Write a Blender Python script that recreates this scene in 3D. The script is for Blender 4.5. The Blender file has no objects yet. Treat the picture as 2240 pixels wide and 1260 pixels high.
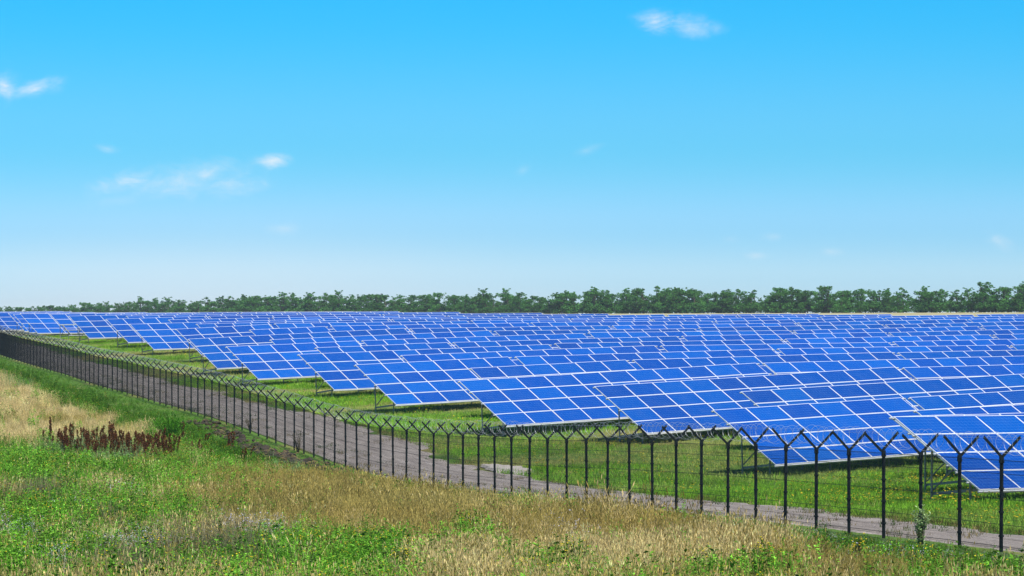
import bpy, bmesh, math, random
import numpy as np
from mathutils import Vector, Matrix, noise as mnoise

R = math.radians
random.seed(7)
rng = np.random.default_rng(7)
SC = bpy.context.scene
COL = SC.collection

# ------------------------------------------------------------------ camera, sky, sun, exposure
F_PX = 7895.0            # focal length in photograph pixels (2240 wide): a 127 mm lens
HC = 6.5                 # camera height
HZ = 685.0               # horizon line of the level camera
cam_d = bpy.data.cameras.new('camera')
cam = bpy.data.objects.new('camera', cam_d); COL.objects.link(cam)
cam_d.sensor_width = 36.0
cam_d.lens = F_PX / 2240.0 * 36.0
cam_d.shift_y = (HZ - 630.0) / 2240.0
cam_d.clip_start = 0.5; cam_d.clip_end = 20000
cam.location = (0, 0, HC)
cam.rotation_euler = (R(90), 0, 0)
SC.camera = cam

ROW_AZ = R(52.06)                                   # direction of the panel rows, from the view axis
S_, C_ = math.sin(ROW_AZ), math.cos(ROW_AZ)
ROW_DIR = np.array([S_, C_]); BACK = np.array([-C_, S_])
SUN_EL = R(58)
sun_h = np.array([C_, -S_])                         # the panels face the sun
ang = R(-6)
sun_h = np.array([sun_h[0]*math.cos(ang)-sun_h[1]*math.sin(ang), sun_h[0]*math.sin(ang)+sun_h[1]*math.cos(ang)])
SUN_DIR = Vector((sun_h[0]*math.cos(SUN_EL), sun_h[1]*math.cos(SUN_EL), math.sin(SUN_EL)))
sl = bpy.data.lights.new('sun', 'SUN'); sl.energy = 5.0; sl.angle = R(0.53); sl.color = (1.0, 0.955, 0.88)
so = bpy.data.objects.new('sun', sl); COL.objects.link(so)
so.rotation_euler = SUN_DIR.to_track_quat('Z', 'Y').to_euler()
so.location = (0, 0, 60)

W = bpy.data.worlds.new('World'); SC.world = W; W.use_nodes = True
wt = W.node_tree; wt.nodes.clear()
def WN(t, **kw):
    n = wt.nodes.new(t)
    for k, v in kw.items(): setattr(n, k, v)
    return n
def wm(op, a, b=None, c=None, clamp=False):
    n = WN('ShaderNodeMath', operation=op); n.use_clamp = clamp
    for i, v in enumerate((a, b, c)):
        if v is None: continue
        if isinstance(v, (int, float)): n.inputs[i].default_value = v
        else: wt.links.new(v, n.inputs[i])
    return n.outputs[0]
w_out = WN('ShaderNodeOutputWorld'); w_bg = WN('ShaderNodeBackground')
w_sky = WN('ShaderNodeTexSky', sky_type='NISHITA'); w_sky.sun_disc = False
w_sky.sun_elevation = SUN_EL; w_sky.sun_rotation = math.atan2(SUN_DIR.x, SUN_DIR.y)
w_sky.air_density = 1.0; w_sky.dust_density = 0.3; w_sky.ozone_density = 1.5
tc = WN('ShaderNodeTexCoord'); sep = WN('ShaderNodeSeparateXYZ')
wt.links.new(tc.outputs['Generated'], sep.inputs[0])
dx, dy, dz = sep.outputs
# the clear summer air of the photograph: pale at the horizon, azure above
ramp = WN('ShaderNodeValToRGB'); cr = ramp.color_ramp; cr.interpolation = 'EASE'
wt.links.new(wm('POWER', wm('MAXIMUM', dz, 0.0), 0.5), ramp.inputs[0])
SKY_STOPS = [(0.0, (0.52, 0.70, 1.0)), (0.10, (0.36, 0.60, 0.99)), (0.155, (0.24, 0.515, 0.93)), (0.22, (0.130, 0.468, 0.81)), (0.30, (0.048, 0.452, 0.79)), (0.6, (0.055, 0.27, 0.52)), (1.0, (0.13, 0.32, 0.52))]
while len(cr.elements) < len(SKY_STOPS): cr.elements.new(0.5)
for e, (p, c) in zip(cr.elements, SKY_STOPS): e.position = p; e.color = (*c, 1)
tint = WN('ShaderNodeMix', data_type='RGBA', blend_type='MULTIPLY'); tint.inputs[0].default_value = 1
wt.links.new(w_sky.outputs[0], tint.inputs[6]); wt.links.new(ramp.outputs[0], tint.inputs[7])
# small fair-weather clouds, each at its bearing and elevation
front = wm('GREATER_THAN', dy, 0.05)
sx = wm('DIVIDE', dx, wm('MAXIMUM', dy, 0.05)); sz = wm('DIVIDE', dz, wm('MAXIMUM', dy, 0.05))
comb = WN('ShaderNodeCombineXYZ'); wt.links.new(sx, comb.inputs[0]); wt.links.new(sz, comb.inputs[1])
cn = WN('ShaderNodeTexNoise'); cn.noise_dimensions = '3D'
cn.inputs['Scale'].default_value = 95; cn.inputs['Detail'].default_value = 9; cn.inputs['Roughness'].default_value = 0.7; cn.inputs['Distortion'].default_value = 0.4
cmap = WN('ShaderNodeMapping'); cmap.inputs['Scale'].default_value = (1, 2.0, 1)
wt.links.new(comb.outputs[0], cmap.inputs[0]); wt.links.new(cmap.outputs[0], cn.inputs['Vector'])
CLOUDS = [  # bearing, elevation (tangents), half width, half height, lean, opacity
    (0.0395, 0.0808, 0.0088, 0.0050, 0.0, .8), (0.0495, 0.0797, 0.0100, 0.0046, -.1, .5), (0.0565, 0.0788, 0.005, 0.003, 0, .3),
    (-0.1405, 0.0630, 0.0062, 0.0062, 0.0, .75), (-0.1320, 0.0625, 0.0100, 0.0038, 0.22, .75),
    (-0.0665, 0.0422, 0.0078, 0.0028, 0.06, .85), (-0.0920, 0.0368, 0.0300, 0.0068, 0.16, .40), (-0.0840, 0.0385, 0.0120, 0.0055, 0.3, .5), (-0.1070, 0.0362, 0.0150, 0.0046, 0.2, .60), (-0.0775, 0.0355, 0.0130, 0.0050, 0.1, .5),
    (-0.1120, 0.0455, 0.0050, 0.0020, -.2, .32), (-0.063, 0.0235, 0.0065, 0.0026, 0, .25),
    (0.1345, 0.0200, 0.0060, 0.0034, -.35, .40), (0.0720, 0.0212, 0.0048, 0.0018, 0, .30), (0.0675, 0.0160, 0.0046, 0.0018, 0, .28), (0.0885, 0.0170, 0.0045, 0.0016, 0, .22), (0.0605, 0.0205, 0.004, 0.002, 0, .2),
    (0.0210, 0.0452, 0.006, 0.002, 0.3, .18), (-0.108, 0.0315, 0.013, 0.003, 0.1, .16), (0.003, 0.0395, 0.003, 0.002, 0.3, .16),
]
tot = None
for (ca, ce, ra, re, lean, op) in CLOUDS:
    u = wm('SUBTRACT', sx, ca); v = wm('SUBTRACT', wm('SUBTRACT', sz, ce), wm('MULTIPLY', u, lean))
    uu = wm('MULTIPLY', u, 1/ra); vv = wm('MULTIPLY', v, 1/re)
    q = wm('SQRT', wm('ADD', wm('MULTIPLY', uu, uu), wm('MULTIPLY', vv, vv)))
    m = wm('SUBTRACT', 1.0, q)
    m = wm('ADD', m, wm('MULTIPLY', wm('SUBTRACT', cn.outputs['Fac'], 0.5), 2.0))
    m = wm('MULTIPLY', m, 0.85, clamp=True)
    m = wm('MULTIPLY', wm('MULTIPLY', m, m), wm('MULTIPLY', wm('MULTIPLY', wm('SUBTRACT', 1.7, q, clamp=True), op), 1.0))
    tot = m if tot is None else wm('MAXIMUM', tot, m)
tot = wm('MULTIPLY', tot, front, clamp=True)
cmix = WN('ShaderNodeMix', data_type='RGBA'); wt.links.new(tot, cmix.inputs[0])
# a whitish haze glow low on the left, mixed into the sky colour
hu = wm('MULTIPLY', wm('ADD', sx, 0.085), 1/0.085); hv = wm('MULTIPLY', sz, 1/0.020)
low_glow = wm('MULTIPLY', wm('MULTIPLY', wm('POWER', 2.718, wm('MULTIPLY', wm('ADD', wm('MULTIPLY', hu, hu), wm('MULTIPLY', hv, hv)), -1.0)), 0.45), front)
hmix = WN('ShaderNodeMix', data_type='RGBA'); wt.links.new(low_glow, hmix.inputs[0]); wt.links.new(tint.outputs[2], hmix.inputs[6]); hmix.inputs[7].default_value = (4.3, 4.75, 5.2, 1)
wt.links.new(hmix.outputs[2], cmix.inputs[6]); cmix.inputs[7].default_value = (4.9, 5.1, 5.3, 1)
wt.links.new(cmix.outputs[2], w_bg.inputs[0]); w_bg.inputs[1].default_value = 0.15
wt.links.new(w_bg.outputs[0], w_out.inputs[0])

vs = SC.view_settings
vs.view_transform = 'Standard'; vs.look = 'None'; vs.exposure = 0.3; vs.gamma = 1.0; vs.use_curve_mapping = False
SC.cycles.max_bounces = 6; SC.cycles.diffuse_bounces = 3; SC.cycles.glossy_bounces = 2
SC.cycles.transmission_bounces = 4; SC.cycles.transparent_max_bounces = 8; SC.cycles.volume_bounces = 0

# ------------------------------------------------------------------ material helpers
class NT:
    def __init__(s, name):
        s.m = bpy.data.materials.new(name); s.m.use_nodes = True; s.t = s.m.node_tree; s.t.nodes.clear()
        s.out = s.n('ShaderNodeOutputMaterial')
    def n(s, t, **kw):
        nd = s.t.nodes.new(t)
        for k, v in kw.items(): setattr(nd, k, v)
        return nd
    def l(s, a, b): s.t.links.new(a, b)
    def math(s, op, a, b=None, clamp=False):
        nd = s.n('ShaderNodeMath', operation=op); nd.use_clamp = clamp
        for i, v in enumerate((a, b)):
            if v is None: continue
            if isinstance(v, (int, float)): nd.inputs[i].default_value = v
            else: s.l(v, nd.inputs[i])
        return nd.outputs[0]
    def mix(s, fac, a, b, blend='MIX'):
        nd = s.n('ShaderNodeMix', data_type='RGBA', blend_type=blend)
        for i, v in ((0, fac), (6, a), (7, b)):
            if isinstance(v, (int, float)): nd.inputs[i].default_value = v
            elif isinstance(v, tuple): nd.inputs[i].default_value = (*v, 1)
            else: s.l(v, nd.inputs[i])
        return nd.outputs[2]
    def noise(s, scale, detail=4, rough=.6, vec=None, dist=0.0):
        nd = s.n('ShaderNodeTexNoise'); nd.inputs['Scale'].default_value = scale
        nd.inputs['Detail'].default_value = detail; nd.inputs['Roughness'].default_value = rough; nd.inputs['Distortion'].default_value = dist
        if vec is not None: s.l(vec, nd.inputs['Vector'])
        return nd.outputs['Fac']
    def ramp(s, fac, stops):
        nd = s.n('ShaderNodeValToRGB'); e = nd.color_ramp.elements
        while len(e) < len(stops): e.new(.5)
        for x, (p, c) in zip(e, stops): x.position = p; x.color = (*c, 1) if isinstance(c, tuple) else (c, c, c, 1)
        s.l(fac, nd.inputs[0]); return nd.outputs[0]
    def bsdf(s, color, rough=.7, metal=0.0, spec=.5, coat=0, normal=None):
        b = s.n('ShaderNodeBsdfPrincipled')
        for k, v in (('Base Color', color), ('Roughness', rough), ('Metallic', metal), ('Specular IOR Level', spec), ('Coat Weight', coat)):
            if isinstance(v, tuple): b.inputs[k].default_value = (*v, 1)
            elif isinstance(v, (int, float)): b.inputs[k].default_value = v
            else: s.l(v, b.inputs[k])
        if normal is not None: s.l(normal, b.inputs['Normal'])
        s.l(b.outputs[0], s.out.inputs['Surface']); return b
    def bump(s, h, strength=.3, dist=.05):
        b = s.n('ShaderNodeBump'); b.inputs['Strength'].default_value = strength; b.inputs['Distance'].default_value = dist
        s.l(h, b.inputs['Height']); return b.outputs[0]

def mat_metal(name, c1, c2, rough=.45, metal=.0, scale=6, spec=.5):
    k = NT(name); o = k.n('ShaderNodeTexCoord').outputs['Object']
    f = k.noise(scale, 5, .65, o)
    k.bsdf(k.mix(k.ramp(f, [(.35, 0.0), (.7, 1.0)]), c1, c2), rough, metal, spec); return k.m

M = {}
# module frames and rails, galvanised steel, fence coating, razor wire
M['frame'] = mat_metal('module_frame', (.80, .80, .81), (.70, .71, .73), .35, .15)
M['rail'] = mat_metal('rail_metal', (.66, .67, .68), (.52, .53, .55), .4, .25)
M['galv'] = mat_metal('galvanised_post', (.40, .38, .33), (.26, .25, .22), .55, .0, 9, .3)
M['fence'] = mat_metal('fence_coating', (.006, .011, .013), (.011, .017, .018), .65, 0, 14, .12)
M['razor'] = mat_metal('razor_wire_metal', (.55, .57, .58), (.26, .29, .33), .4, .4, 8)
M['dark'] = mat_metal('dark_plastic', (.02, .025, .035), (.04, .045, .05), .5, 0)

def mat_cells():
    k = NT('solar_cells'); tcn = k.n('ShaderNodeTexCoord'); sp = k.n('ShaderNodeSeparateXYZ'); k.l(tcn.outputs['Object'], sp.inputs[0])
    oi = k.n('ShaderNodeObjectInfo')
    def grid(v, off, pitch, half):
        a = k.math('DIVIDE', k.math('SUBTRACT', v, off), pitch)
        fr = k.math('SUBTRACT', a, k.math('FLOOR', a))
        d = k.math('ABSOLUTE', k.math('SUBTRACT', fr, .5))
        return k.math('GREATER_THAN', d, .5 - half)
    gx = grid(sp.outputs[0], .035, .159, .011); gy = grid(sp.outputs[1], .03, .1575, .013)
    gaps = k.math('MAXIMUM', gx, gy)
    bus = k.math('GREATER_THAN', k.math('ABSOLUTE', k.math('SUBTRACT', k.math('FRACT', k.math('DIVIDE', k.math('SUBTRACT', sp.outputs[1], .03 + .026), .0525)), .5)), .477)
    cry = k.n('ShaderNodeTexVoronoi'); cry.inputs['Scale'].default_value = 60
    vv = k.n('ShaderNodeVectorMath', operation='ADD'); k.l(tcn.outputs['Object'], vv.inputs[0])
    rr = k.n('ShaderNodeCombineXYZ'); k.l(k.math('MULTIPLY', oi.outputs['Random'], 50.0), rr.inputs[0]); k.l(rr.outputs[0], vv.inputs[1])
    k.l(vv.outputs[0], cry.inputs['Vector'])
    sc = k.n('ShaderNodeSeparateColor'); k.l(cry.outputs['Color'], sc.inputs[0])
    base = k.mix(oi.outputs['Random'], (.0008, .052, .31), (.0010, .092, .415))
    odd = k.math('GREATER_THAN', k.math('FRACT', k.math('MULTIPLY', oi.outputs['Random'], 17.3)), .80)
    base = k.mix(k.math('MULTIPLY', odd, .55), base, (.006, .048, .27))
    base = k.mix(1.0, base, oi.outputs['Color'], 'MULTIPLY')
    base = k.mix(k.math('MULTIPLY', sc.outputs[0], .30), base, (.001, .034, .23))
    base = k.mix(k.math('MULTIPLY', bus, .65), base, (.03, .20, .55))
    base = k.mix(k.math('MULTIPLY', gaps, .6), base, (.17, .40, .74))
    dust = k.noise(1.4, 6, .7, vv.outputs[0])
    base = k.mix(k.math('MULTIPLY', k.ramp(dust, [(.45, 0.0), (.75, 1.0)]), .05), base, (.25, .33, .42))
    rough = k.math('ADD', k.math('MULTIPLY', dust, .12), .10)
    k.bsdf(base, rough, 0, .38); return k.m
M['cells'] = mat_cells()

def mat_leaf(name, trans=.3, attr=True, base=(.1, .2, .03)):
    k = NT(name)
    if attr:
        a = k.n('ShaderNodeAttribute'); a.attribute_type = 'INSTANCER'; a.attribute_name = 'tint'; col = a.outputs['Color']
    else:
        oi = k.n('ShaderNodeObjectInfo')
        col = k.mix(oi.outputs['Random'], tuple(c*.82 for c in base), tuple(c*1.2 for c in base))
    g = k.n('ShaderNodeNewGeometry')
    rnd = g.outputs['Random Per Island']
    col = k.mix(1.0, col, k.ramp(rnd, [(0, (.42, .46, .42)), (.5, (1, 1, 1)), (1, (1.32, 1.28, 1.2))]), 'MULTIPLY')
    d = k.n('ShaderNodeBsdfDiffuse'); t = k.n('ShaderNodeBsdfTranslucent'); mx = k.n('ShaderNodeMixShader')
    k.l(col, d.inputs[0]); k.l(col, t.inputs[0]); mx.inputs[0].default_value = trans
    k.l(d.outputs[0], mx.inputs[1]); k.l(t.outputs[0], mx.inputs[2]); k.l(mx.outputs[0], k.out.inputs[0]); return k.m
M['blade'] = mat_leaf('grass_blade', .2)
M['tree_leaf'] = mat_leaf('tree_leaf', .28, False, (.075, .22, .046))
M['bush_leaf'] = mat_leaf('bush_leaf', .3, False, (.09, .30, .020))
M['weed_leaf'] = mat_leaf('weed_leaf', .3, False, (.10, .24, .028))
M['sage_leaf'] = mat_leaf('sage_leaf', .3, False, (.34, .47, .22))
M['dock_seed'] = mat_leaf('dock_seed', .1, False, (.14, .058, .024))
M['twig'] = mat_leaf('twig', .0, False, (.10, .085, .05))
def mat_plain(name, c, rough=.8):
    k = NT(name); f = k.noise(8, 4, .6, k.n('ShaderNodeTexCoord').outputs['Object'])
    k.bsdf(k.mix(f, tuple(x*.75 for x in c), tuple(x*1.2 for x in c)), rough, 0, .2); return k.m
M['yellow'] = mat_plain('yellow_petal', (.75, .60, .03)); M['white'] = mat_plain('white_petal', (.72, .70, .74)); M['lilac'] = mat_plain('lilac_petal', (.58, .56, .63))
M['bark'] = mat_plain('bark', (.12, .10, .075)); M['clod'] = mat_plain('soil_clod', (.045, .037, .027)); M['straw'] = mat_leaf('dead_straw', .2, False, (.33, .25, .12))

# ------------------------------------------------------------------ object helpers
def link(name, me, mats, parent=None, loc=(0, 0, 0), rot=(0, 0, 0)):
    o = bpy.data.objects.new(name, me); COL.objects.link(o)
    if mats is not None and len(me.materials) == 0:
        for m in (mats if isinstance(mats, (list, tuple)) else [mats]): me.materials.append(m)
    o.parent = parent; o.location = loc; o.rotation_euler = rot
    return o
def tag(o, label=None, cat=None, group=None, kind=None):
    for k, v in (('label', label), ('category', cat), ('group', group), ('kind', kind)):
        if v: o[k] = v
    return o
def empty(name, loc, rot=(0, 0, 0)):
    o = bpy.data.objects.new(name, None); COL.objects.link(o); o.location = loc; o.rotation_euler = rot
    o.empty_display_size = .3; return o
def dup(o, parent=None, loc=None):
    c = o.copy(); COL.objects.link(c)
    if parent is not None: c.parent = parent
    if loc is not None: c.location = loc
    return c
class MB:
    def __init__(s): s.v = []; s.f = []; s.m = []
    def quad(s, a, b, c, d, m=0):
        i = len(s.v); s.v += [tuple(a), tuple(b), tuple(c), tuple(d)]; s.f.append((i, i+1, i+2, i+3)); s.m.append(m)
    def tri(s, a, b, c, m=0):
        i = len(s.v); s.v += [tuple(a), tuple(b), tuple(c)]; s.f.append((i, i+1, i+2)); s.m.append(m)
    def box(s, lo, hi, m=0, M4=None):
        i = len(s.v); pts = [(x, y, z) for z in (lo[2], hi[2]) for y in (lo[1], hi[1]) for x in (lo[0], hi[0])]
        if M4 is not None: pts = [tuple(M4 @ Vector(p)) for p in pts]
        s.v += pts
        for f in ((0, 2, 3, 1), (4, 5, 7, 6), (0, 1, 5, 4), (2, 6, 7, 3), (0, 4, 6, 2), (1, 3, 7, 5)):
            s.f.append(tuple(i+k for k in f)); s.m.append(m)
    def bar(s, a, b, w, h=None, m=0, up=(0, 0, 1)):
        a, b = Vector(a), Vector(b); d = b-a; L = d.length; d.normalize(); h = h or w
        u = Vector(up); sd = d.cross(u)
        if sd.length < 1e-4: sd = d.cross(Vector((0, 1, 0)))
        sd.normalize(); u = sd.cross(d)
        s.box((-w/2, 0, -h/2), (w/2, L, h/2), m, Matrix((( sd.x, d.x, u.x, a.x), (sd.y, d.y, u.y, a.y), (sd.z, d.z, u.z, a.z), (0, 0, 0, 1))))
    def tube(s, pts, rads, n=5, m=0, cap=True):
        rings = []; pts = [Vector(p) for p in pts]
        for i, p in enumerate(pts):
            d = (pts[min(i+1, len(pts)-1)] - pts[max(i-1, 0)]).normalized()
            a = d.cross(Vector((0, 0, 1)))
            if a.length < .1: a = d.cross(Vector((1, 0, 0)))
            a.normalize(); b = d.cross(a); st = len(s.v)
            for k in range(n):
                t = 2*math.pi*k/n; s.v.append(tuple(p + (a*math.cos(t)+b*math.sin(t))*rads[i]))
            rings.append(st)
        for r0, r1 in zip(rings, rings[1:]):
            for k in range(n):
                s.f.append((r0+k, r0+(k+1) % n, r1+(k+1) % n, r1+k)); s.m.append(m)
        if cap: s.f.append(tuple(rings[-1]+k for k in range(n))); s.m.append(m)
    def mesh(s, name, mats):
        me = bpy.data.meshes.new(name); me.from_pydata(s.v, [], s.f)
        for m in mats: me.materials.append(m)
        if len(mats) > 1: me.polygons.foreach_set('material_index', s.m)
        me.update(); return me

ONES = ['', 'first', 'second', 'third', 'fourth', 'fifth', 'sixth', 'seventh', 'eighth', 'ninth', 'tenth', 'eleventh', 'twelfth', 'thirteenth', 'fourteenth', 'fifteenth', 'sixteenth', 'seventeenth', 'eighteenth', 'nineteenth']
TENS = ['', '', 'twenty', 'thirty', 'forty', 'fifty', 'sixty', 'seventy', 'eighty', 'ninety']
def ordinal(n):
    if n < 20: return ONES[n]
    if n >= 100: return 'hundredth' if n == 100 else 'hundred and ' + ordinal(n-100)
    t, o = divmod(n, 10)
    return (TENS[t][:-1] + 'ieth') if o == 0 else TENS[t] + '-' + ONES[o]

# ------------------------------------------------------------------ terrain: heights surveyed from the photograph (camera height = 0)
CP = [(-1.26,165.37,-5.57),(5.84,170.9,-5.21),(4.84,158.09,-5.67),(11.93,163.62,-5.32),(8.91,137.2,-6.18),(16.0,142.73,-5.89),(12.22,103.69,-5.45),(16.17,106.76,-5.62),(-6.91,185.02,-5.08),(0.18,190.55,-4.89),(-11.09,205.83,-4.82),(-3.99,211.36,-4.51),(-16.78,225.46,-4.56),(-9.68,230.99,-4.31),(-21.0,246.22,-4.25),(-13.9,251.76,-3.92),(-29.45,287.76,-3.29),(-22.36,293.29,-3.08),(-33.68,308.53,-2.92),(-26.59,314.06,-2.73),(-39.32,328.19,-2.73),(-32.23,333.72,-2.64),(-49.29,368.55,-2.47),(-42.19,374.08,-2.52),(12.38,188.03,-4.75),(13.22,200.72,-4.48),(14.06,213.4,-4.33),(14.89,226.08,-4.17),(15.73,238.76,-3.92),(16.56,251.44,-3.72),(17.4,264.13,-3.58),(18.23,276.81,-3.3),(19.07,289.49,-3.11),(19.9,302.17,-2.88),(20.74,314.86,-2.67),(12.94,104.25,-5.56),(14.59,117.57,-5.85),(16.25,130.89,-6.09),(17.9,144.21,-5.79),(19.55,157.53,-5.32),(21.21,170.85,-5.0),(22.86,184.17,-4.82),(24.51,197.49,-4.6),(26.17,210.81,-4.42),(27.82,224.13,-4.24),(29.47,237.45,-3.96),(31.13,250.77,-3.76),(32.78,264.09,-3.51),(34.43,277.41,-3.22),(36.09,290.73,-3.01),(37.74,304.05,-2.8),(39.39,317.37,-2.67),(0.0,178.38,-5.17),(0.0,190.41,-4.85),(0.0,202.44,-4.64),(0.0,214.47,-4.46),(0.0,226.5,-4.2),(0.0,238.53,-3.97),(0.0,250.57,-3.63),(0.0,262.6,-3.5),(0.0,274.63,-3.22),(0.0,286.66,-3.06),(0.0,298.69,-2.95),(0.0,310.72,-2.8),(0.0,322.75,-2.62),(0.0,334.78,-2.49),(-15.7,238.33,-4.3),(-17.2,261.22,-3.55),(-17.96,272.66,-3.3),(-18.71,284.1,-3.14),(-19.47,295.55,-3.02),(-20.22,306.99,-2.89),(-20.97,318.43,-2.7),(-21.73,329.88,-2.52),(-22.48,341.32,-2.36),
      (10.25,75.59,-4.88),(7.97,85.32,-5.09),(6.26,92.62,-5.27),(4.55,99.93,-5.41),(3.41,104.79,-5.58),(2.27,109.66,-5.75),(1.13,114.53,-5.92),(-0.01,119.4,-6.04),(-1.15,124.26,-6.15),(-3.43,134.0,-6.39),(-6.28,146.17,-6.47),(-9.13,158.34,-6.22),(-11.98,170.51,-5.86),(-14.83,182.68,-5.52),(-17.67,194.85,-5.29),(-21.09,209.45,-5.14),(-26.73,233.54,-4.8),(-33.86,263.97,-4.3),(-38.13,282.22,-4.0),(-42.98,302.91,-3.62),
      # the verge this side of the fence, and the land further out
      (0,100,-5.76),(1.5,88,-5.48),(4.5,80,-5.3),(-4.5,112,-6.05),(-8.5,126,-6.25),(8,70,-5.06),(-11,140,-6.3),(-20,130,-5.5),(-9,100,-5.42),(-10,120,-5.9),(-27,210,-5.1),(-17,165,-5.9),(-45,262,-4.3),(-9,70,-5.02),(0,70,-5.08),(9,60,-4.8),(-60,200,-4.7),(-60,120,-4.9),(0,40,-4.6),(40,60,-4.6),(0,0,-4.4),(60,110,-5.4),(-56,340,-3.0),(-65,385,-2.75),
      (80,180,-4.8),(80,320,-2.5),(-110,370,-2.6),(0,430,-2.2),(60,430,-2.2),(-40,430,-2.3),(-170,1200,-2.8),(-74,1120,-1.2),(0,1020,-.3),(61,930,0.0),(118,830,.2),(150,780,.2),(60,650,-1.0),(-60,700,-1.8)]
cp = np.array(CP)
def base_h(y):
    Y0 = [-500, 0, 60, 100, 140, 170, 210, 250, 300, 340, 420, 830, 1200, 2000, 6000]
    H0 = [-4.4, -4.4, -4.85, -5.4, -5.9, -5.4, -4.6, -3.85, -2.95, -2.5, -2.2, -.1, -.6, -4.0, -9]
    return sum(np.interp(y+d, Y0, H0) for d in (-24, -12, 0, 12, 24))/5
def kern(d):
    a = d/45*1.732; b = d/260*1.732
    return .5*(1+a)*np.exp(-a) + .5*(1+b)*np.exp(-b)
_D = np.hypot(cp[:, None, 0]-cp[None, :, 0], cp[:, None, 1]-cp[None, :, 1])
_W = np.linalg.solve(kern(_D) + np.eye(len(cp))*.012, cp[:, 2]-base_h(cp[:, 1]))
def ground(x, y):
    """terrain height (z) at points x, y"""
    x = np.atleast_1d(np.asarray(x, float)); y = np.atleast_1d(np.asarray(y, float)); out = np.empty(x.shape)
    fx, fy, fo = x.ravel(), y.ravel(), out.ravel()
    for i in range(0, len(fx), 20000):
        sl_ = slice(i, i+20000)
        fo[sl_] = base_h(fy[sl_]) + kern(np.hypot(fx[sl_, None]-cp[None, :, 0], fy[sl_, None]-cp[None, :, 1])) @ _W
    return fo.reshape(x.shape) + HC
def gz(x, y): return float(ground(x, y)[0])
_Z = np.arange(45, 420, .5)
def spot(px, py, top=0.0):
    """the point of the terrain surveyed at photograph pixel px, py"""
    X = (px-1120)/F_PX*_Z; h = HC + (HZ-py)/F_PX*_Z
    d = h - ground(X, _Z) - top; i = int(np.argmax(d < 0)) if (d < 0).any() else len(_Z)-1
    return np.array([X[i], _Z[i]])

# lattice noise for patches
_G = rng.random((256, 256))
def vnoise(x, y, s):
    x = x/s+1000; y = y/s+1000; xi = np.floor(x).astype(int); yi = np.floor(y).astype(int); u = x-xi; v = y-yi
    u = u*u*(3-2*u); v = v*v*(3-2*v); g = lambda a, b: _G[a % 256, b % 256]
    return (g(xi, yi)*(1-u)+g(xi+1, yi)*u)*(1-v) + (g(xi, yi+1)*(1-u)+g(xi+1, yi+1)*u)*v
def fbm(x, y, s): return (vnoise(x, y, s) + .5*vnoise(x+31, y+7, s/2.1) + .25*vnoise(x+3, y+71, s/4.3))/1.75

# fence line
F0 = np.array([-3.43, 134.0]); FS = np.array([.5698, -2.4339])           # post 0 and the step to the next one
FD = FS/np.linalg.norm(FS); FN = np.array([FD[1], -FD[0]])               # FN points to the camera side (left)
if FN[0] > 0: FN = -FN
def fence_uv(x, y):
    dxx = x-F0[0]; dyy = y-F0[1]
    return (dxx*FD[0]+dyy*FD[1])/2.4996, dxx*FN[0]+dyy*FN[1]             # post number, distance towards the camera side
def fence_xy(n, off): p = F0 + FS*n; return p[0]+FN[0]*off, p[1]+FN[1]*off
def road_w(n): return np.interp(n, [-80, -60, -32, -16, 0, 6, 13, 24, 45], [5.0, 5.0, 5.2, 5.7, 5.2, 4.7, 3.7, 2.6, 2.3])

# ------------------------------------------------------------------ vegetation zones of the ground (surveyed patches)
PATCH = {}
def patches(kind, lst):
    out = []
    for (px, py, rx, ry, w) in lst:
        c = spot(px, py, .33); a = spot(px, py-ry, .33); b = spot(px, py+ry, .33)
        out.append((c[0], c[1], max(rx*c[1]/F_PX, .3), max(abs(a[1]-b[1])/2, .6), w, (a[0]-b[0])/max(a[1]-b[1], .1)))
    PATCH[kind] = out
patches('straw', [(60, 850, 110, 34, 1.2), (180, 890, 140, 36, 1.2), (90, 925, 200, 34, 1.4), (250, 935, 80, 24, 1.0), (480, 1155, 110, 14, .7), (230, 1060, 60, 16, .5), (1010, 1215, 130, 40, .9), (1350, 1200, 230, 34, .8), (1640, 1170, 160, 26, .8), (1900, 1190, 60, 20, .5), (1560, 1205, 120, 30, .7), (1100, 1140, 90, 22, .4)])
patches('ochre', [(700, 1075, 200, 48, 1.3), (860, 1100, 180, 50, 1.3), (560, 1060, 110, 36, .8), (620, 1130, 160, 26, .9), (1150, 1130, 160, 34, .9), (1450, 1150, 250, 30, .7), (1800, 1220, 200, 36, .7), (170, 905, 130, 12, .4), (1000, 1180, 110, 30, .5), (2000, 1210, 90, 26, .5)])
patches('green', [(150, 1030, 330, 46, .85), (300, 1120, 280, 34, .45), (150, 1210, 230, 52, .5), (640, 1225, 240, 50, .9), (480, 1020, 120, 30, .8), (1030, 1158, 36, 22, 1.5), (60, 1010, 160, 40, 1.3), (240, 1040, 170, 34, 1.2), (430, 1010, 90, 30, .9), (110, 1110, 150, 34, .9), (330, 1110, 150, 30, .7), (640, 1185, 120, 40, 1.0), (800, 1205, 100, 44, 1.4), (700, 1240, 160, 30, 1.2), (120, 1185, 130, 40, .9), (260, 1190, 120, 40, .7), (40, 1240, 80, 30, .6), (1210, 1225, 90, 24, .9), (2100, 1235, 150, 30, .9), (1560, 1240, 60, 22, .8), (1680, 1235, 60, 22, .8), (2060, 1170, 160, 14, .6), (400, 1235, 80, 26, .3)])
patches('grey', [(70, 1075, 90, 22, 1.0), (250, 1140, 120, 20, .7), (420, 1180, 100, 36, .9), (520, 1205, 100, 40, 1.0), (300, 1230, 110, 30, .8), (560, 1150, 90, 12, .7), (180, 1165, 50, 16, .5), (1080, 1185, 40, 20, .4), (1760, 1190, 60, 12, .4)])
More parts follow.
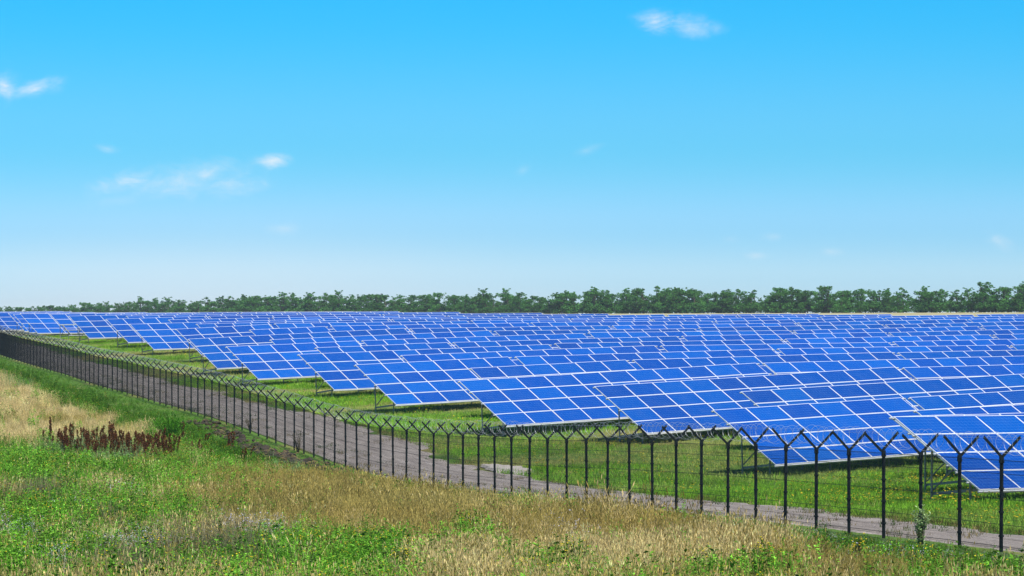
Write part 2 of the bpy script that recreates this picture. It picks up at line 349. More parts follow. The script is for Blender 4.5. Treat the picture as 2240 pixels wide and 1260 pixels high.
patches('lilac', [(570, 1150, 90, 14, 1.3), (40, 1150, 60, 24, 1.0), (120, 1215, 70, 30, .9), (300, 1180, 70, 20, .7), (250, 1075, 60, 14, .6), (1230, 1150, 80, 18, .5), (1880, 1195, 120, 18, .4), (2100, 1200, 120, 18, .7), (180, 1100, 60, 12, .5)])
patches('sage', [(170, 985, 90, 16, .9), (250, 1000, 60, 14, .6), (640, 1020, 50, 16, .6), (40, 830, 40, 8, .8), (1700, 1150, 40, 10, .4)])
def field(kind, x, y):
    s = np.zeros_like(x)
    for (cx, cy, rx, ry, w, sh) in PATCH[kind]:
        q = ((x-cx-sh*(y-cy))/rx)**2 + ((y-cy)/ry)**2
        s = np.maximum(s, w*np.exp(-q*1.1))
    return s
def verge_weights(x, y):
    n, off = fence_uv(x, y)
    w = {k: field(k, x, y) for k in PATCH}
    nz = fbm(x, y, 5.0)-.5; nz2 = fbm(x+50, y+20, 2.2)-.5
    strip = np.clip((np.interp(n, [-80, -60, -40, -20, -5, 3, 8, 40], [4.0, 4.4, 5.0, 5.5, 4.6, 2.6, 2.8, 5.5]) - off + nz*3.0)/1.2, 0, 1)
    w['green'] = w['green'] + strip*1.7
    w['ochre'] = w['ochre'] + .20
    w['straw'] = w['straw'] + .17
    w['green'] = w['green'] + .10
    w['lilac'] = w['lilac'] + strip*(n > 6)*.55
    w['straw'] *= (1-strip*.9); w['ochre'] *= (1-strip*.9)
    for i, k in enumerate(('straw', 'ochre', 'green', 'grey', 'lilac', 'sage')):
        w[k] = np.maximum(w[k]*(1 + 1.9*(fbm(x+17*i, y+41*i, 3.0)-.5) + 1.2*(fbm(x+7*i, y-31*i, 1.1)-.5)), 0)
    return w, strip
COLS = {'straw': (.69, .555, .265), 'ochre': (.41, .335, .105), 'green': (.145, .345, .034), 'grey': (.17, .165, .095), 'lilac': (.30, .28, .22), 'sage': (.25, .38, .16)}

# ------------------------------------------------------------------ ground sheet
def ground_mesh():
    xs = np.concatenate([np.linspace(-2600, -140, 22)[:-1], np.linspace(-140, -60, 22)[:-1], np.arange(-60, 60.01, .7), np.linspace(60, 160, 26)[1:], np.linspace(160, 2600, 22)[1:]])
    ys = np.concatenate([np.linspace(-300, 40, 14)[:-1], np.arange(40, 330, .8), np.linspace(330, 450, 60)[:-1], np.linspace(450, 1400, 50)[:-1], np.linspace(1400, 3000, 14)])
    X, Y = np.meshgrid(xs, ys); Z = ground(X, Y)
    near = (Y < 420) & (np.abs(X) < 70)
    Z = Z + near*((fbm(X, Y, 1.6)-.5)*.10)
    n, off = fence_uv(X, Y)
    Z = np.where((off < .3) & (off > -7.5) & near, ground(X, Y) - .05, Z)
    nx, ny = len(xs), len(ys)
    me = bpy.data.meshes.new('ground')
    co = np.stack([X, Y, Z], -1).reshape(-1, 3).astype(np.float32)
    i = (np.arange(ny-1)[:, None]*nx + np.arange(nx-1)[None, :]).ravel()
    fa = np.stack([i, i+1, i+nx+1, i+nx], 1).astype(np.int32)
    me.vertices.add(len(co)); me.vertices.foreach_set('co', co.ravel())
    me.loops.add(fa.size); me.loops.foreach_set('vertex_index', fa.ravel())
    me.polygons.add(len(fa)); me.polygons.foreach_set('loop_start', np.arange(0, fa.size, 4)); me.polygons.foreach_set('loop_total', np.full(len(fa), 4))
    me.update(calc_edges=True)
    # soil cover as the plants growing there: verge, field under the racks, far stubble
    w, strip = verge_weights(X, Y)
    tot_ = sum(w.values())+1e-6
    c = sum(np.array(COLS[k])[None, None]*(w[k]/tot_)[..., None] for k in COLS)*.5
    f_dry = np.clip((fbm(X, Y, 7)-.47)*5, 0, 1)[..., None]
    fld = np.array([.09, .175, .025])*(1-f_dry) + np.array([.24, .21, .075])*f_dry
    side = np.clip((off+.2)/.4, 0, 1)[..., None]
    c = c*side + fld*(1-side)
    far = np.clip((Y-400)/60, 0, 1)[..., None]
    c = c*(1-far) + np.array([.42, .38, .20])*far
    ca = me.color_attributes.new('cover', 'FLOAT_COLOR', 'POINT')
    ca.data.foreach_set('color', np.concatenate([c, np.ones_like(c[..., :1])], -1).astype(np.float32).ravel())
    me.polygons.foreach_set('use_smooth', np.ones(len(fa), bool))
    k = NT('ground_soil'); a = k.n('ShaderNodeAttribute'); a.attribute_name = 'cover'
    pos = k.n('ShaderNodeNewGeometry').outputs['Position']
    n1 = k.noise(2.2, 8, .7, pos); n2 = k.noise(.35, 5, .6, pos)
    col = k.mix(1.0, a.outputs['Color'], k.ramp(n1, [(.25, (.45, .45, .42)), (.55, (1, 1, 1)), (.8, (1.5, 1.4, 1.2))]), 'MULTIPLY')
    col = k.mix(k.math('MULTIPLY', k.ramp(n2, [(.5, 0.0), (.75, 1.0)]), .3), col, (.10, .08, .05))
    k.bsdf(col, .95, 0, .1, normal=k.bump(n1, .6, .12))
    me.materials.append(k.m)
    return tag(link('ground', me, None), kind='structure')
ground_mesh()

# ------------------------------------------------------------------ dirt road along the fence
def dirt_road():
    mb = MB(); ns = np.arange(-84, 44, .22); nc = 15
    P = []
    for i, n in enumerate(ns):
        w = float(road_w(n)); xw, yw = fence_xy(n, 0)
        a = -.25 - .35*(fbm(np.array([n*2.5]), np.array([3.0]), 2.2)[0]-.2) ; b = -w + 2.2*(fbm(np.array([n*2.5]), np.array([90.0]), 4.5)[0]-.5) + 1.0*(fbm(np.array([n*2.5]), np.array([190.0]), 1.1)[0]-.5)
        for j in range(nc):
            t = j/(nc-1); P.append((*fence_xy(n, a+(b-a)*t), t, n, a+(b-a)*t))
    P = np.array(P); t = P[:, 2]; z = ground(P[:, 0], P[:, 1])
    edge = np.minimum(t, 1-t)
    off = P[:, 4]; rut = -.07*np.exp(-((off+1.3)/.25)**2) - .07*np.exp(-((off+2.9)/.25)**2) - .04*np.exp(-((off+4.2)/.22)**2)
    z = z + np.where(edge < 1e-6, -.07, .03 + .02*np.sin(np.pi*t)) + rut*(edge > 0) + (fbm(P[:, 0], P[:, 1], .5)-.5)*.03*(edge > 0)
    V = np.stack([P[:, 0], P[:, 1], z], 1)
    mb.v = [tuple(p) for p in V]
    for i in range(len(ns)-1):
        for j in range(nc-1):
            q = i*nc+j; mb.f.append((q, q+nc, q+nc+1, q+1)); mb.m.append(0)
    k = NT('road_soil'); pos = k.n('ShaderNodeNewGeometry').outputs['Position']
    mp = k.n('ShaderNodeMapping'); mp.vector_type = 'TEXTURE'; mp.inputs['Rotation'].default_value = (0, 0, math.atan2(FD[1], FD[0])); mp.inputs['Scale'].default_value = (14, 1, 1)
    k.l(pos, mp.inputs[0])
    st = k.noise(3.4, 8, .7, mp.outputs[0], .25); fine = k.noise(9, 6, .7, pos); big = k.noise(.25, 4, .6, pos)
    col = k.ramp(st, [(.32, (.20, .168, .145)), (.44, (.385, .335, .295)), (.56, (.49, .43, .38)), (.68, (.64, .58, .52))])
    col = k.mix(k.math('MULTIPLY', k.ramp(fine, [(.35, 0.0), (.7, 1.0)]), .4), col, (.17, .15, .135))
    col = k.mix(k.math('MULTIPLY', k.ramp(big, [(.45, 0.0), (.7, 1.0)]), .35), col, (.32, .29, .265))
    k.bsdf(col, .95, 0, .1, normal=k.bump(k.math('ADD', st, k.math('MULTIPLY', fine, .6)), .9, .16))
    me = mb.mesh('dirt_road', [k.m]); me.polygons.foreach_set('use_smooth', [True]*len(me.polygons))
    tag(link('dirt_road', me, None), kind='structure')
    # pale spread of sand at the field side of the road
    mb = MB(); c = spot(1112, 1029); N = 40; ring = []
    u = -FD
    mb.v.append((c[0], c[1], gz(*c)+.10))
    for rr_, dz_ in ((.55, .095), (.85, .075), (1.0, -.02)):
        for i in range(N):
            tt = 2*math.pi*i/N; rad = 1 + 1.1*(fbm(np.array([math.cos(tt)*2]), np.array([math.sin(tt)*2]), .55)[0]-.5)
            p = c + u*math.cos(tt)*3.3*rad*rr_ + FN*math.sin(tt)*.8*rad*rr_
            mb.v.append((p[0], p[1], gz(*p)+dz_))
    for i in range(N):
        mb.f.append((0, 1+i, 1+(i+1) % N)); mb.m.append(0)
        for r_ in range(2):
            a = 1+r_*N; b = a+N; mb.f.append((a+i, b+i, b+(i+1) % N, a+(i+1) % N)); mb.m.append(0)
    k = NT('pale_sand'); f = k.noise(5, 7, .7, k.n('ShaderNodeNewGeometry').outputs['Position'])
    k.bsdf(k.ramp(f, [(.36, (.33, .29, .25)), (.52, (.50, .46, .40)), (.68, (.60, .56, .50))]), .95, 0, .1, normal=k.bump(f, .6, .06))
    tag(link('sand_patch', mb.mesh('sand_patch', [k.m]), None), kind='structure')
dirt_road()

# ------------------------------------------------------------------ solar racks
TILT = R(29.39); CT, ST = math.cos(TILT), math.sin(TILT)
PW, PH, GW, GH = 1.66, 1.005, 1.67, 1.015
LOW = .5
def panel_mesh(split):
    lip, th, rec = .025, .04, .004
    fr = MB(); v = fr.v
    for z, ins in ((-th, 0), (0, 0), (0, lip), (-rec, lip)):
        v += [(ins, ins, z), (PW-ins, ins, z), (PW-ins, PH-ins, z), (ins, PH-ins, z)]
    for r_ in range(3):
        for q in range(4):
            a = r_*4; fr.f.append((a+q, a+(q+1) % 4, a+4+(q+1) % 4, a+4+q)); fr.m.append(0)
    fr.f.append((3, 2, 1, 0)); fr.m.append(0)
    gl = MB(); gl.quad((lip, lip, -rec), (PW-lip, lip, -rec), (PW-lip, PH-lip, -rec), (lip, PH-lip, -rec))
    if split: return fr.mesh('panel_frame', [M['frame']]), gl.mesh('cell_sheet', [M['cells']])
    i = len(fr.v); fr.v += gl.v; fr.f.append((i, i+1, i+2, i+3)); fr.m.append(1)
    return fr.mesh('panel', [M['frame'], M['cells']]), None
ME_PF, ME_CS = panel_mesh(True); ME_P, _ = panel_mesh(False)
def box_mesh(name, lo, hi, mat): b = MB(); b.box(lo, hi); return b.mesh(name, [mat])
def slope(s, below=0): return (s*CT + below*ST, LOW + s*ST - below*CT)   # y, z of a point s up the rack, under its face
def bar_mesh(name, a, b, w, h, mat, up=(0, 0, 1)): q = MB(); q.bar(a, b, w, h, 0, up); return q.mesh(name, [mat])
Y1, Z1 = slope(.75, .14); Y2, Z2 = slope(2.55, .14)
ME_FPOST = bar_mesh('front_post', (0, Y1, -.3), (0, Y1, Z1), .05, .05, M['galv'])
ME_RPOST = bar_mesh('rear_post', (0, Y2, -.3), (0, Y2, Z2), .045, .045, M['galv'])
a_, b_ = slope(.12, .13), slope(3.95, .13); ME_RAFT = bar_mesh('rafter', (0, *a_), (0, *b_), .06, .10, M['galv'])
a_ = slope(.30, .19); ME_BRACE = bar_mesh('brace', (.06, Y2, .28), (.06, *a_), .05, .08, M['galv'])
a_ = slope(1.5, .19); ME_STRUT = bar_mesh('strut', (.06, Y2, .40), (.06, *a_), .035, .035, M['galv'])
ME_BOX = box_mesh('junction_box', (-.09, -.06, -.12), (.09, .06, .12), M['dark'])
RAIL_S = (-.018, 1.02, 2.03, 3.04, 4.03)
_rails = {}
def rails(ncol):
    if ncol not in _rails:
        L = ncol*GW
        _rails[ncol] = [bar_mesh('rail', (-.05, *slope(s, .066)), (L+.25, *slope(s, .066)), .06, .045, M['rail'], (0, -ST, CT)) for s in RAIL_S]
    return _rails[ncol]
_cache = {}
def far_panels(ncol):
    key = ('p', ncol)
    if key not in _cache:
        mb = MB()
        V, Fc = [v.co.copy() for v in ME_P.vertices], [(tuple(p.vertices), p.material_index) for p in ME_P.polygons]
        for i in range(ncol):
            for m in range(4):
                T = Matrix.Translation((i*GW, m*GH*CT, LOW+m*GH*ST)) @ Matrix.Rotation(TILT, 4, 'X'); o = len(mb.v)
                mb.v += [tuple(T @ p) for p in V]
                for f, mi in Fc: mb.f.append(tuple(o+q for q in f)); mb.m.append(mi)
        _cache[key] = mb.mesh('panel_array', [M['frame'], M['cells']])
    return _cache[key]
def far_support(ncol):
    key = ('s', ncol)
    if key not in _cache:
        mb = MB(); L = ncol*GW; nf = max(3, round(L/3.2)+1)
        for i in range(nf):
            x = .35 + (L-.7)*i/(nf-1)
            for me in (ME_FPOST, ME_RPOST, ME_RAFT):
                o = len(mb.v); mb.v += [(v.co.x+x, v.co.y, v.co.z) for v in me.vertices]
                for p in me.polygons: mb.f.append(tuple(o+q for q in p.vertices)); mb.m.append(0)
        _cache[key] = mb.mesh('support_frame', [M['galv']])
    return _cache[key]
rnd = random.Random(11)
ROT_Z = math.atan2(C_, S_)
P0, PITCH = 72.564, 9.4887
def solar_rack(k, j, al, ncol, label, single=True, posts=True, split=False, missing=()):
    pe = P0 + PITCH*k; L = ncol*GW
    q0 = ROW_DIR*al + BACK*(pe+1.7); q1 = ROW_DIR*(al+L) + BACK*(pe+1.7)
    z0, z1 = gz(*q0), gz(*q1); z0 += rnd.uniform(-.03, .03); z1 += rnd.uniform(-.03, .03)
    p = ROW_DIR*al + BACK*pe
    root = empty('solar_rack', (p[0], p[1], z0), (rnd.uniform(-.002, .002), -math.atan2(z1-z0, L), ROT_Z))
    tag(root, label, 'solar rack', 'solar racks standing in rows across the field')
    tone = rnd.uniform(.84, 1.14); tone = (tone*rnd.uniform(.9, 1.1), tone, tone*rnd.uniform(.97, 1.03), 1)   # batches of modules differ a little
    if single:
        for i in range(ncol):
            for m in range(4):
                if (i, m) in missing: continue
                o = link('panel', ME_PF if split else ME_P, None, root, (i*GW+rnd.uniform(-.002, .002), m*GH*CT, LOW+m*GH*ST+rnd.uniform(-.003, .003)), (TILT+rnd.gauss(0, .004), rnd.gauss(0, .003), 0))
                o.color = tone
                if split: link('cell_sheet', ME_CS, None, o).color = tone
    else:
        pa_ = tag(link('panel_array', far_panels(ncol), None, root), kind='stuff'); pa_.color = tone
    for me in rails(ncol): link('rail', me, None, root)
    if posts:
        nf = max(3, round(L/3.2)+1)
        for i in range(nf):
            x = .35 + (L-.7)*i/(nf-1)
            for nm, me in (('front_post', ME_FPOST), ('rear_post', ME_RPOST), ('rafter', ME_RAFT), ('brace', ME_BRACE), ('strut', ME_STRUT)): link(nm, me, None, root, (x, 0, 0))
            if i % 2 == 1: link('junction_box', ME_BOX, None, root, (x-.9, slope(.7, .3)[0], slope(.7, .3)[1]))
    else:
        tag(link('support_frame', far_support(ncol), None, root), kind='stuff')
    return root
STARTS = {0: (73.39, 11), 1: (82.46, 11), 2: (92.87, 11), 3: (91.37, 6), 4: (101.23, 11), 5: (101.01, 11), 6: (100.68, 11), 7: (108.56, 6), 8: (108.30, 6), 9: (118.15, 11), 10: (117.79, 11), 11: (125.6, 6), 12: (125.38, 6), 13: (135.14, 11), 14: (134.81, 11), 15: (146.22, 4), 16: (145.97, 5), 17: (153.88, 11), 18: (153.69, 11), 19: (163.4, 6), 20: (163.12, 6), 21: (171.04, 11), 22: (170.76, 11), 23: (180.51, 6), 24: (180.07, 6), 25: (187.76, 11), 26: (187.71, 11), 27: (196.05, 6), 28: (199.65, 6), 29: (203.44, 11), 30: (208.33, 11), 31: (207.0, 11), 32: (209.5, 11), 33: (214.0, 11)}
# how far the rows reach back: the last row of each column of racks
def last_row(px): return np.interp(px, [-200, 200, 330, 600, 900, 1120, 1640, 2100, 2600], [34, 33, 27, 23.5, 21.5, 20.5, 18.2, 16.6, 15.5])
n_racks = 0
for k, (al0, n0) in STARTS.items():
    al, j, n = al0, 0, n0
    while True:
        L = n*GW; mid = ROW_DIR*(al+L/2) + BACK*(P0+PITCH*k); px0 = ROW_DIR*al + BACK*(P0+PITCH*k)
        pxm = 1120 + F_PX*mid[0]/mid[1]; pxs = 1120 + F_PX*px0[0]/px0[1]
        if pxs > 2420: break
        if k <= last_row(pxm):
            row = ordinal(k+1)
            where = 'next to the fence' if j == 0 else ordinal(j+1) + ' from the fence'
            miss = [(i, m) for i in range(3) for m in range(2)] if (k == 24 and j == 0) else ()
            lab = f'blue solar rack {where} in the {row} row from the front'
            if miss: lab = 'solar rack with its lower panels missing and bare rails showing, far by the fence'
            solar_rack(k, j, al, n, lab, single=(k <= 19 or j == 0), posts=(j == 0 or k <= 4), split=(k <= 6), missing=miss)
            n_racks += 1
        al += L + .45; n = 11; j += 1
print('racks', n_racks)

# ------------------------------------------------------------------ security fence
def fence():
    n0, n1 = -84, 30
    zs = {n: gz(*fence_xy(n, 0)) for n in range(n0, n1+1)}
    b = F0 + FS*n1
    root = empty('security_fence', (b[0], b[1], zs[n1]), (0, 0, 0))
    tag(root, 'dark steel mesh fence with forked post tops and coiled razor wire along the track', 'fence')
    H = 1.95; dirz = math.atan2(FD[1], FD[0])         # local x runs along the fence towards the camera, local y to its far or near side
    mb = MB(); mb.box((-.031, -.031, -.3), (.031, .031, H)); mb.box((-.039, -.039, H-.1), (.039, .039, H+.02)); me_post = mb.mesh('post', [M['fence']])
    me_arm = {}
    for s in (-1, 1):
        mb = MB(); mb.bar((0, 0, H), (0, s*.40, H+.42), .05, .05); mb.bar((0, s*.385, H+.405), (0, s*.40, H+.45), .02, .02); me_arm[s] = mb.mesh('arm', [M['fence']])
    me_clamp = box_mesh('clamp', (-.05, -.042, -.022), (.05, .042, .022), M['fence'])
    # one bay of welded mesh
    S = 2.4996; mb = MB()
    def wire(a, b, r):
        a, b = Vector(a), Vector(b); d = (b-a).normalized(); u = d.cross(Vector((0, 1, 0))).normalized(); w = d.cross(u); i = len(mb.v)
        for p in (a, b):
            for t in (0, 2.094, 4.189): mb.v.append(tuple(p + (u*math.cos(t)+w*math.sin(t))*r))
        for q in range(3): mb.f.append((i+q, i+(q+1) % 3, i+3+(q+1) % 3, i+3+q)); mb.m.append(0)
    x = .05
    while x < S-.04: wire((x, 0, .06), (x, 0, H-.02), .0029); x += .0555
    z = .06
    for i in range(10):
        wire((.03, .004, z), (S-.03, .004, z), .0028); z += .205
    for z in (.10, .56, 1.10, 1.62, 1.90): wire((.03, .012, z), (S-.03, .012, z), .0065)
    me_bay = mb.mesh('mesh_panel', [M['fence']])
    # one bay of razor coil, in three variants
    me_coil = []
    for vtt in range(3):
        r_ = random.Random(40+vtt); mb = MB(); N = 24*5; pts = []
        for i in range(N+1):
            t = i/N; a = t*5*2*math.pi; e = math.sin(math.pi*min(1, max(0, t)))
            rad = .215 + .022*math.sin(a*.37+vtt*2) + .012*math.sin(a*1.7+vtt)
            pts.append((t*S + .075*math.sin(a*.5)*e, rad*math.cos(a), H+.30+rad*1.02*math.sin(a) + .015*math.sin(a*.23+vtt)))
        mb.tube(pts, [.0030]*len(pts), 3, 0, False)
        for y_, z_ in ((-.40, .43), (.40, .43)):
            mb.tube([(0, y_, H+z_), (S/2, y_, H+z_-.012), (S, y_, H+z_)], [.0022]*3, 3, 0, False)
        me_coil.append(mb.mesh('razor_wire', [M['razor']]))
    r_ = random.Random(5)
    for n in range(n0, n1+1):
        x, y = fence_xy(n, 0); loc = (x-b[0], y-b[1], zs[n]-zs[n1] + r_.uniform(-.02, .02))
        p = link('post', me_post, None, root, loc, (r_.gauss(0, .006), r_.gauss(0, .006), dirz))
        for s in (-1, 1): link('arm', me_arm[s], None, p, (0, 0, 0), (r_.gauss(0, .012), 0, 0))
        if n > -25:
            for z in (.3, .8, 1.3, 1.85): link('clamp', me_clamp, None, p, (.0, 0, z))
        if n < n1:
            dz_ = zs[n+1]-zs[n]; rot = (0, -math.atan2(dz_, S), dirz)
            link('mesh_panel', me_bay, None, root, (loc[0], loc[1], zs[n]-zs[n1]), rot)
            link('razor_wire', me_coil[r_.randrange(3)], None, root, (loc[0], loc[1], zs[n]-zs[n1]), rot)
fence()

# ------------------------------------------------------------------ scattered plants
def scatter(name, pts, scl, rotz, tints, idx, variants, label, cat):
    coll = bpy.data.collections.new(name + '_kinds')
    for i, me in enumerate(variants):
        o = bpy.data.objects.new(f'{name}_kind_{i:02d}', me); coll.objects.link(o)
    me = bpy.data.meshes.new(name); n = len(pts)
    me.vertices.add(n); me.vertices.foreach_set('co', np.asarray(pts, np.float32).ravel())
    def att(nm, typ, key, arr): me.attributes.new(nm, typ, 'POINT').data.foreach_set(key, np.ascontiguousarray(arr).ravel())
    att('tint', 'FLOAT_COLOR', 'color', np.concatenate([tints, np.ones((n, 1))], 1).astype(np.float32))
    att('scl', 'FLOAT_VECTOR', 'vector', np.asarray(scl, np.float32))
    pa = np.asarray(pts); lean = np.stack([rng.normal(0, .13, n)+.5*(fbm(pa[:, 0]+5, pa[:, 1]+77, 2.0)-.5), rng.normal(0, .13, n)+.7*(fbm(pa[:, 0]+55, pa[:, 1]+7, 2.6)-.5), rotz], 1)
    att('rot', 'FLOAT_VECTOR', 'vector', lean.astype(np.float32)); att('idx', 'INT', 'value', idx.astype(np.int32))
    o = bpy.data.objects.new(name, me); COL.objects.link(o)
    g = bpy.data.node_groups.new(name, 'GeometryNodeTree')
    g.interface.new_socket('Geometry', in_out='INPUT', socket_type='NodeSocketGeometry'); g.interface.new_socket('Geometry', in_out='OUTPUT', socket_type='NodeSocketGeometry')
    N = g.nodes.new; gi = N('NodeGroupInput'); go = N('NodeGroupOutput'); ip = N('GeometryNodeInstanceOnPoints'); ci = N('GeometryNodeCollectionInfo')
    ci.inputs['Collection'].default_value = coll; ci.inputs['Separate Children'].default_value = True; ci.inputs['Reset Children'].default_value = True
    def na(nm, t): q = N('GeometryNodeInputNamedAttribute'); q.data_type = t; q.inputs['Name'].default_value = nm; return q.outputs['Attribute']
    L = g.links.new
    L(gi.outputs[0], ip.inputs['Points']); L(ci.outputs[0], ip.inputs['Instance']); ip.inputs['Pick Instance'].default_value = True
    L(na('idx', 'INT'), ip.inputs['Instance Index']); L(na('scl', 'FLOAT_VECTOR'), ip.inputs['Scale'])
    e2r = N('FunctionNodeEulerToRotation'); L(na('rot', 'FLOAT_VECTOR'), e2r.inputs[0]); L(e2r.outputs[0], ip.inputs['Rotation'])
    L(ip.outputs[0], go.inputs[0])
    md = o.modifiers.new('scatter', 'NODES'); md.node_group = g
    return tag(o, label, cat, kind='stuff')

def blade(mb, r, base, h, w, lean, m=0, seg=2, head=False):
    a = r.uniform(0, 6.283); b = r.uniform(0, 6.283); d = Vector((math.cos(a), math.sin(a), 0)); s = Vector((math.cos(b), math.sin(b), 0))
    prev = None; base = Vector(base)
    for i in range(seg+1):
        t = i/seg; c = base + Vector((0, 0, h*t*(1-.12*lean*t))) + d*(lean*h*t*t); ww = w*(1-.75*t)
        cur = (c-s*ww/2, c+s*ww/2)
        if prev: mb.v += []; mb.quad(prev[0], prev[1], cur[1], cur[0], m)
        prev = cur
    if head:
        tip = (prev[0]+prev[1])/2; q = tip + Vector((0, 0, h*.16)) + d*lean*h*.1
        mid = (tip+q)/2; mb.quad(tip, mid-s*w*.9, q, mid+s*w*.9, m)
        s2 = Vector((-s.y, s.x, 0)); mb.quad(tip, mid-s2*w*.8, q, mid+s2*w*.8, m)
def weld_islands(mb): return mb
def tall_grass(seed, n=24, h=(.26, .52), w=.0065, head=True):
    r = random.Random(seed); mb = MB()
    for i in range(n):
        a = r.uniform(0, 6.283); d = .16*math.sqrt(r.random())
        blade(mb, r, (d*math.cos(a), d*math.sin(a), -.03), r.uniform(*h), w*r.uniform(.7, 1.3), r.uniform(.05, .6), 0, 2, head and r.random() < .6)
    return mb
def leafy(seed, stems=6, h=(.32, .56), leaf=.048, per=13, spread=.16, flowers=0, fm=1, leaf_w=.5, top=.0, flower_size=.02):
    r = random.Random(seed); mb = MB()
    for i in range(stems):
        a = r.uniform(0, 6.283); d = spread*math.sqrt(r.random()); base = Vector((d*math.cos(a), d*math.sin(a), -.03)); hh = r.uniform(*h)
        ln = Vector((r.gauss(0, .14), r.gauss(0, .14), 1)); tip = base + ln*hh
        s = Vector((r.gauss(0, 1), r.gauss(0, 1), 0)).normalized()*.004
        mb.quad(base-s, base+s, tip+s*.5, tip-s*.5)
        for k in range(per):
            t = r.uniform(top, 1.0); c = base + ln*hh*t; az = r.uniform(0, 6.283); up = r.uniform(-.2, .8)
            dv = Vector((math.cos(az), math.sin(az), up)).normalized(); L = leaf*r.uniform(.6, 1.4)*(1.25-.6*t)
            sd = dv.cross(Vector((r.gauss(0, .4), r.gauss(0, .4), 1))).normalized()*L*leaf_w*.5
            mb.quad(c, c+dv*L*.5-sd, c+dv*L, c+dv*L*.5+sd)
        for k in range(flowers):
            c = tip + Vector((r.gauss(0, .05), r.gauss(0, .05), r.uniform(-.06, .03))); q = flower_size*r.uniform(.7, 1.2)
            nx_ = Vector((r.gauss(0, .5), r.gauss(0, .5), 1)).normalized(); e1 = nx_.cross(Vector((1, 0, 0))).normalized()*q; e2 = nx_.cross(e1)
            mb.quad(c-e1, c-e2, c+e1, c+e2, fm)
            mb.quad(c-Vector((q, 0, q*.6)), c+Vector((q, 0, -q*.6)), c+Vector((q, 0, q*.6)), c-Vector((q, 0, -q*.6)), fm)
    return mb
B = M['blade']
V_DRY = [tall_grass(100+i).mesh('dry_tuft', [B]) for i in range(4)] + [tall_grass(110+i, 34, (.28, .54), .007).mesh('tussock', [B]) for i in range(1)]
V_SHORT = [tall_grass(140+i, 16, (.14, .34), .008, False).mesh('short_tuft', [B]) for i in range(4)]
V_GREEN = [leafy(200+i).mesh('weed', [B]) for i in range(3)] + [leafy(205+i, 9, (.28, .60), .07, 18, .26, leaf_w=.5).mesh('broad_weed', [B]) for i in range(3)] + [leafy(210+i, flowers=1, flower_size=.009).mesh('weed_flower', [B, M['yellow']]) for i in range(2)]
V_GREY = [leafy(230+i, 8, (.3, .6), .03, 9, .15, leaf_w=.35).mesh('stalks', [B]) for i in range(3)]
V_LILAC = [leafy(240+i, 7, (.25, .5), .03, 7, .16, flowers=2, leaf_w=.4, flower_size=.009).mesh('lilac_weed', [B, M['lilac']]) for i in range(2)] + [leafy(245, 7, (.2, .42), .03, 7, .16, flowers=2, leaf_w=.4, flower_size=.010).mesh('white_weed', [B, M['white']])]
V_SAGE = [leafy(250+i, 8, (.35, .7), .05, 18, .16, leaf_w=.35).mesh('sage_weed', [B]) for i in range(3)]
def field_tuft(seed, flowers):
    r = random.Random(seed); mb = MB()
    for i in range(22):
        a = r.uniform(0, 6.283); d = .26*math.sqrt(r.random()); blade(mb, r, (d*math.cos(a), d*math.sin(a), -.02), r.uniform(.06, .19), .016*r.uniform(.7, 1.3), r.uniform(.1, .8), 0, 1)
    for i in range(flowers):
        a = r.uniform(0, 6.283); d = .26*math.sqrt(r.random()); c = Vector((d*math.cos(a), d*math.sin(a), r.uniform(.15, .26))); q = .016
        mb.quad(c+Vector((-q, -q, 0)), c+Vector((q, -q, 0)), c+Vector((q, q, .006)), c+Vector((-q, q, .006)), 1)
        mb.quad(c+Vector((-q, 0, -q*.5)), c+Vector((q, 0, -q*.5)), c+Vector((q, 0, q*.5)), c+Vector((-q, 0, q*.5)), 1)
        mb.quad((c.x-.003, c.y, 0), (c.x+.003, c.y, 0), (c.x+.003, c.y, c.z), (c.x-.003, c.y, c.z), 0)
    return mb
V_FIELD = [field_tuft(300+i, 0).mesh('field_tuft', [B]) for i in range(4)] + [field_tuft(310+i, 3).mesh('field_flower', [B, M['yellow']]) for i in range(2)]

def sample(y0, y1, dens, region):
    xa = -.2*y1-3; xb = .2*y1+3; n = int((xb-xa)*(y1-y0)*dens)
    x = rng.uniform(xa, xb, n); y = rng.uniform(y0, y1, n); m = region(x, y); return x[m], y[m]
def in_view(x, y, m=1.1): return np.abs(x) < .1420*y*m + 1.2
def verge(x, y): n, off = fence_uv(x, y); return in_view(x, y, 1.2) & (off > .12)
XS, YS = [], []
for (y0, y1, dn) in ((56, 80, 17), (80, 105, 14), (105, 140, 11), (140, 190, 9), (190, 320, 7)):
    x, y = sample(y0, y1, dn, verge); XS.append(x); YS.append(y)
X = np.concatenate(XS); Y = np.concatenate(YS)
wt_, strip = verge_weights(X, Y)
keys = ['straw', 'ochre', 'green', 'grey', 'lilac', 'sage']
PM = np.stack([wt_[k] for k in keys], 1)**1.7 + 1e-5; PM /= PM.sum(1, keepdims=True)
pick = (rng.random((len(X), 1)) > np.cumsum(PM, 1)).sum(1).clip(0, 5)
Zg = ground(X, Y)
nV, offV = fence_uv(X, Y)
SPEC = {'straw': (V_DRY+V_SHORT, 'dry_grass', 'pale straw coloured dry grass on the verge', 'grass'), 'ochre': (V_DRY, 'ochre_grass', 'ochre seeding grass across the verge in front of the fence', 'grass'),
        'green': (V_GREEN, 'green_weeds', 'bright green leafy weeds with small yellow flowers on the verge', 'weeds'), 'grey': (V_GREY, 'grey_stalks', 'grey brown dried weed stalks low on the verge', 'weeds'),
        'lilac': (V_LILAC, 'lilac_wildflowers', 'pale lilac and white wildflowers scattered on the verge', 'wildflowers'), 'sage': (V_SAGE, 'sage_weeds', 'pale silvery green weeds on the verge', 'weeds')}
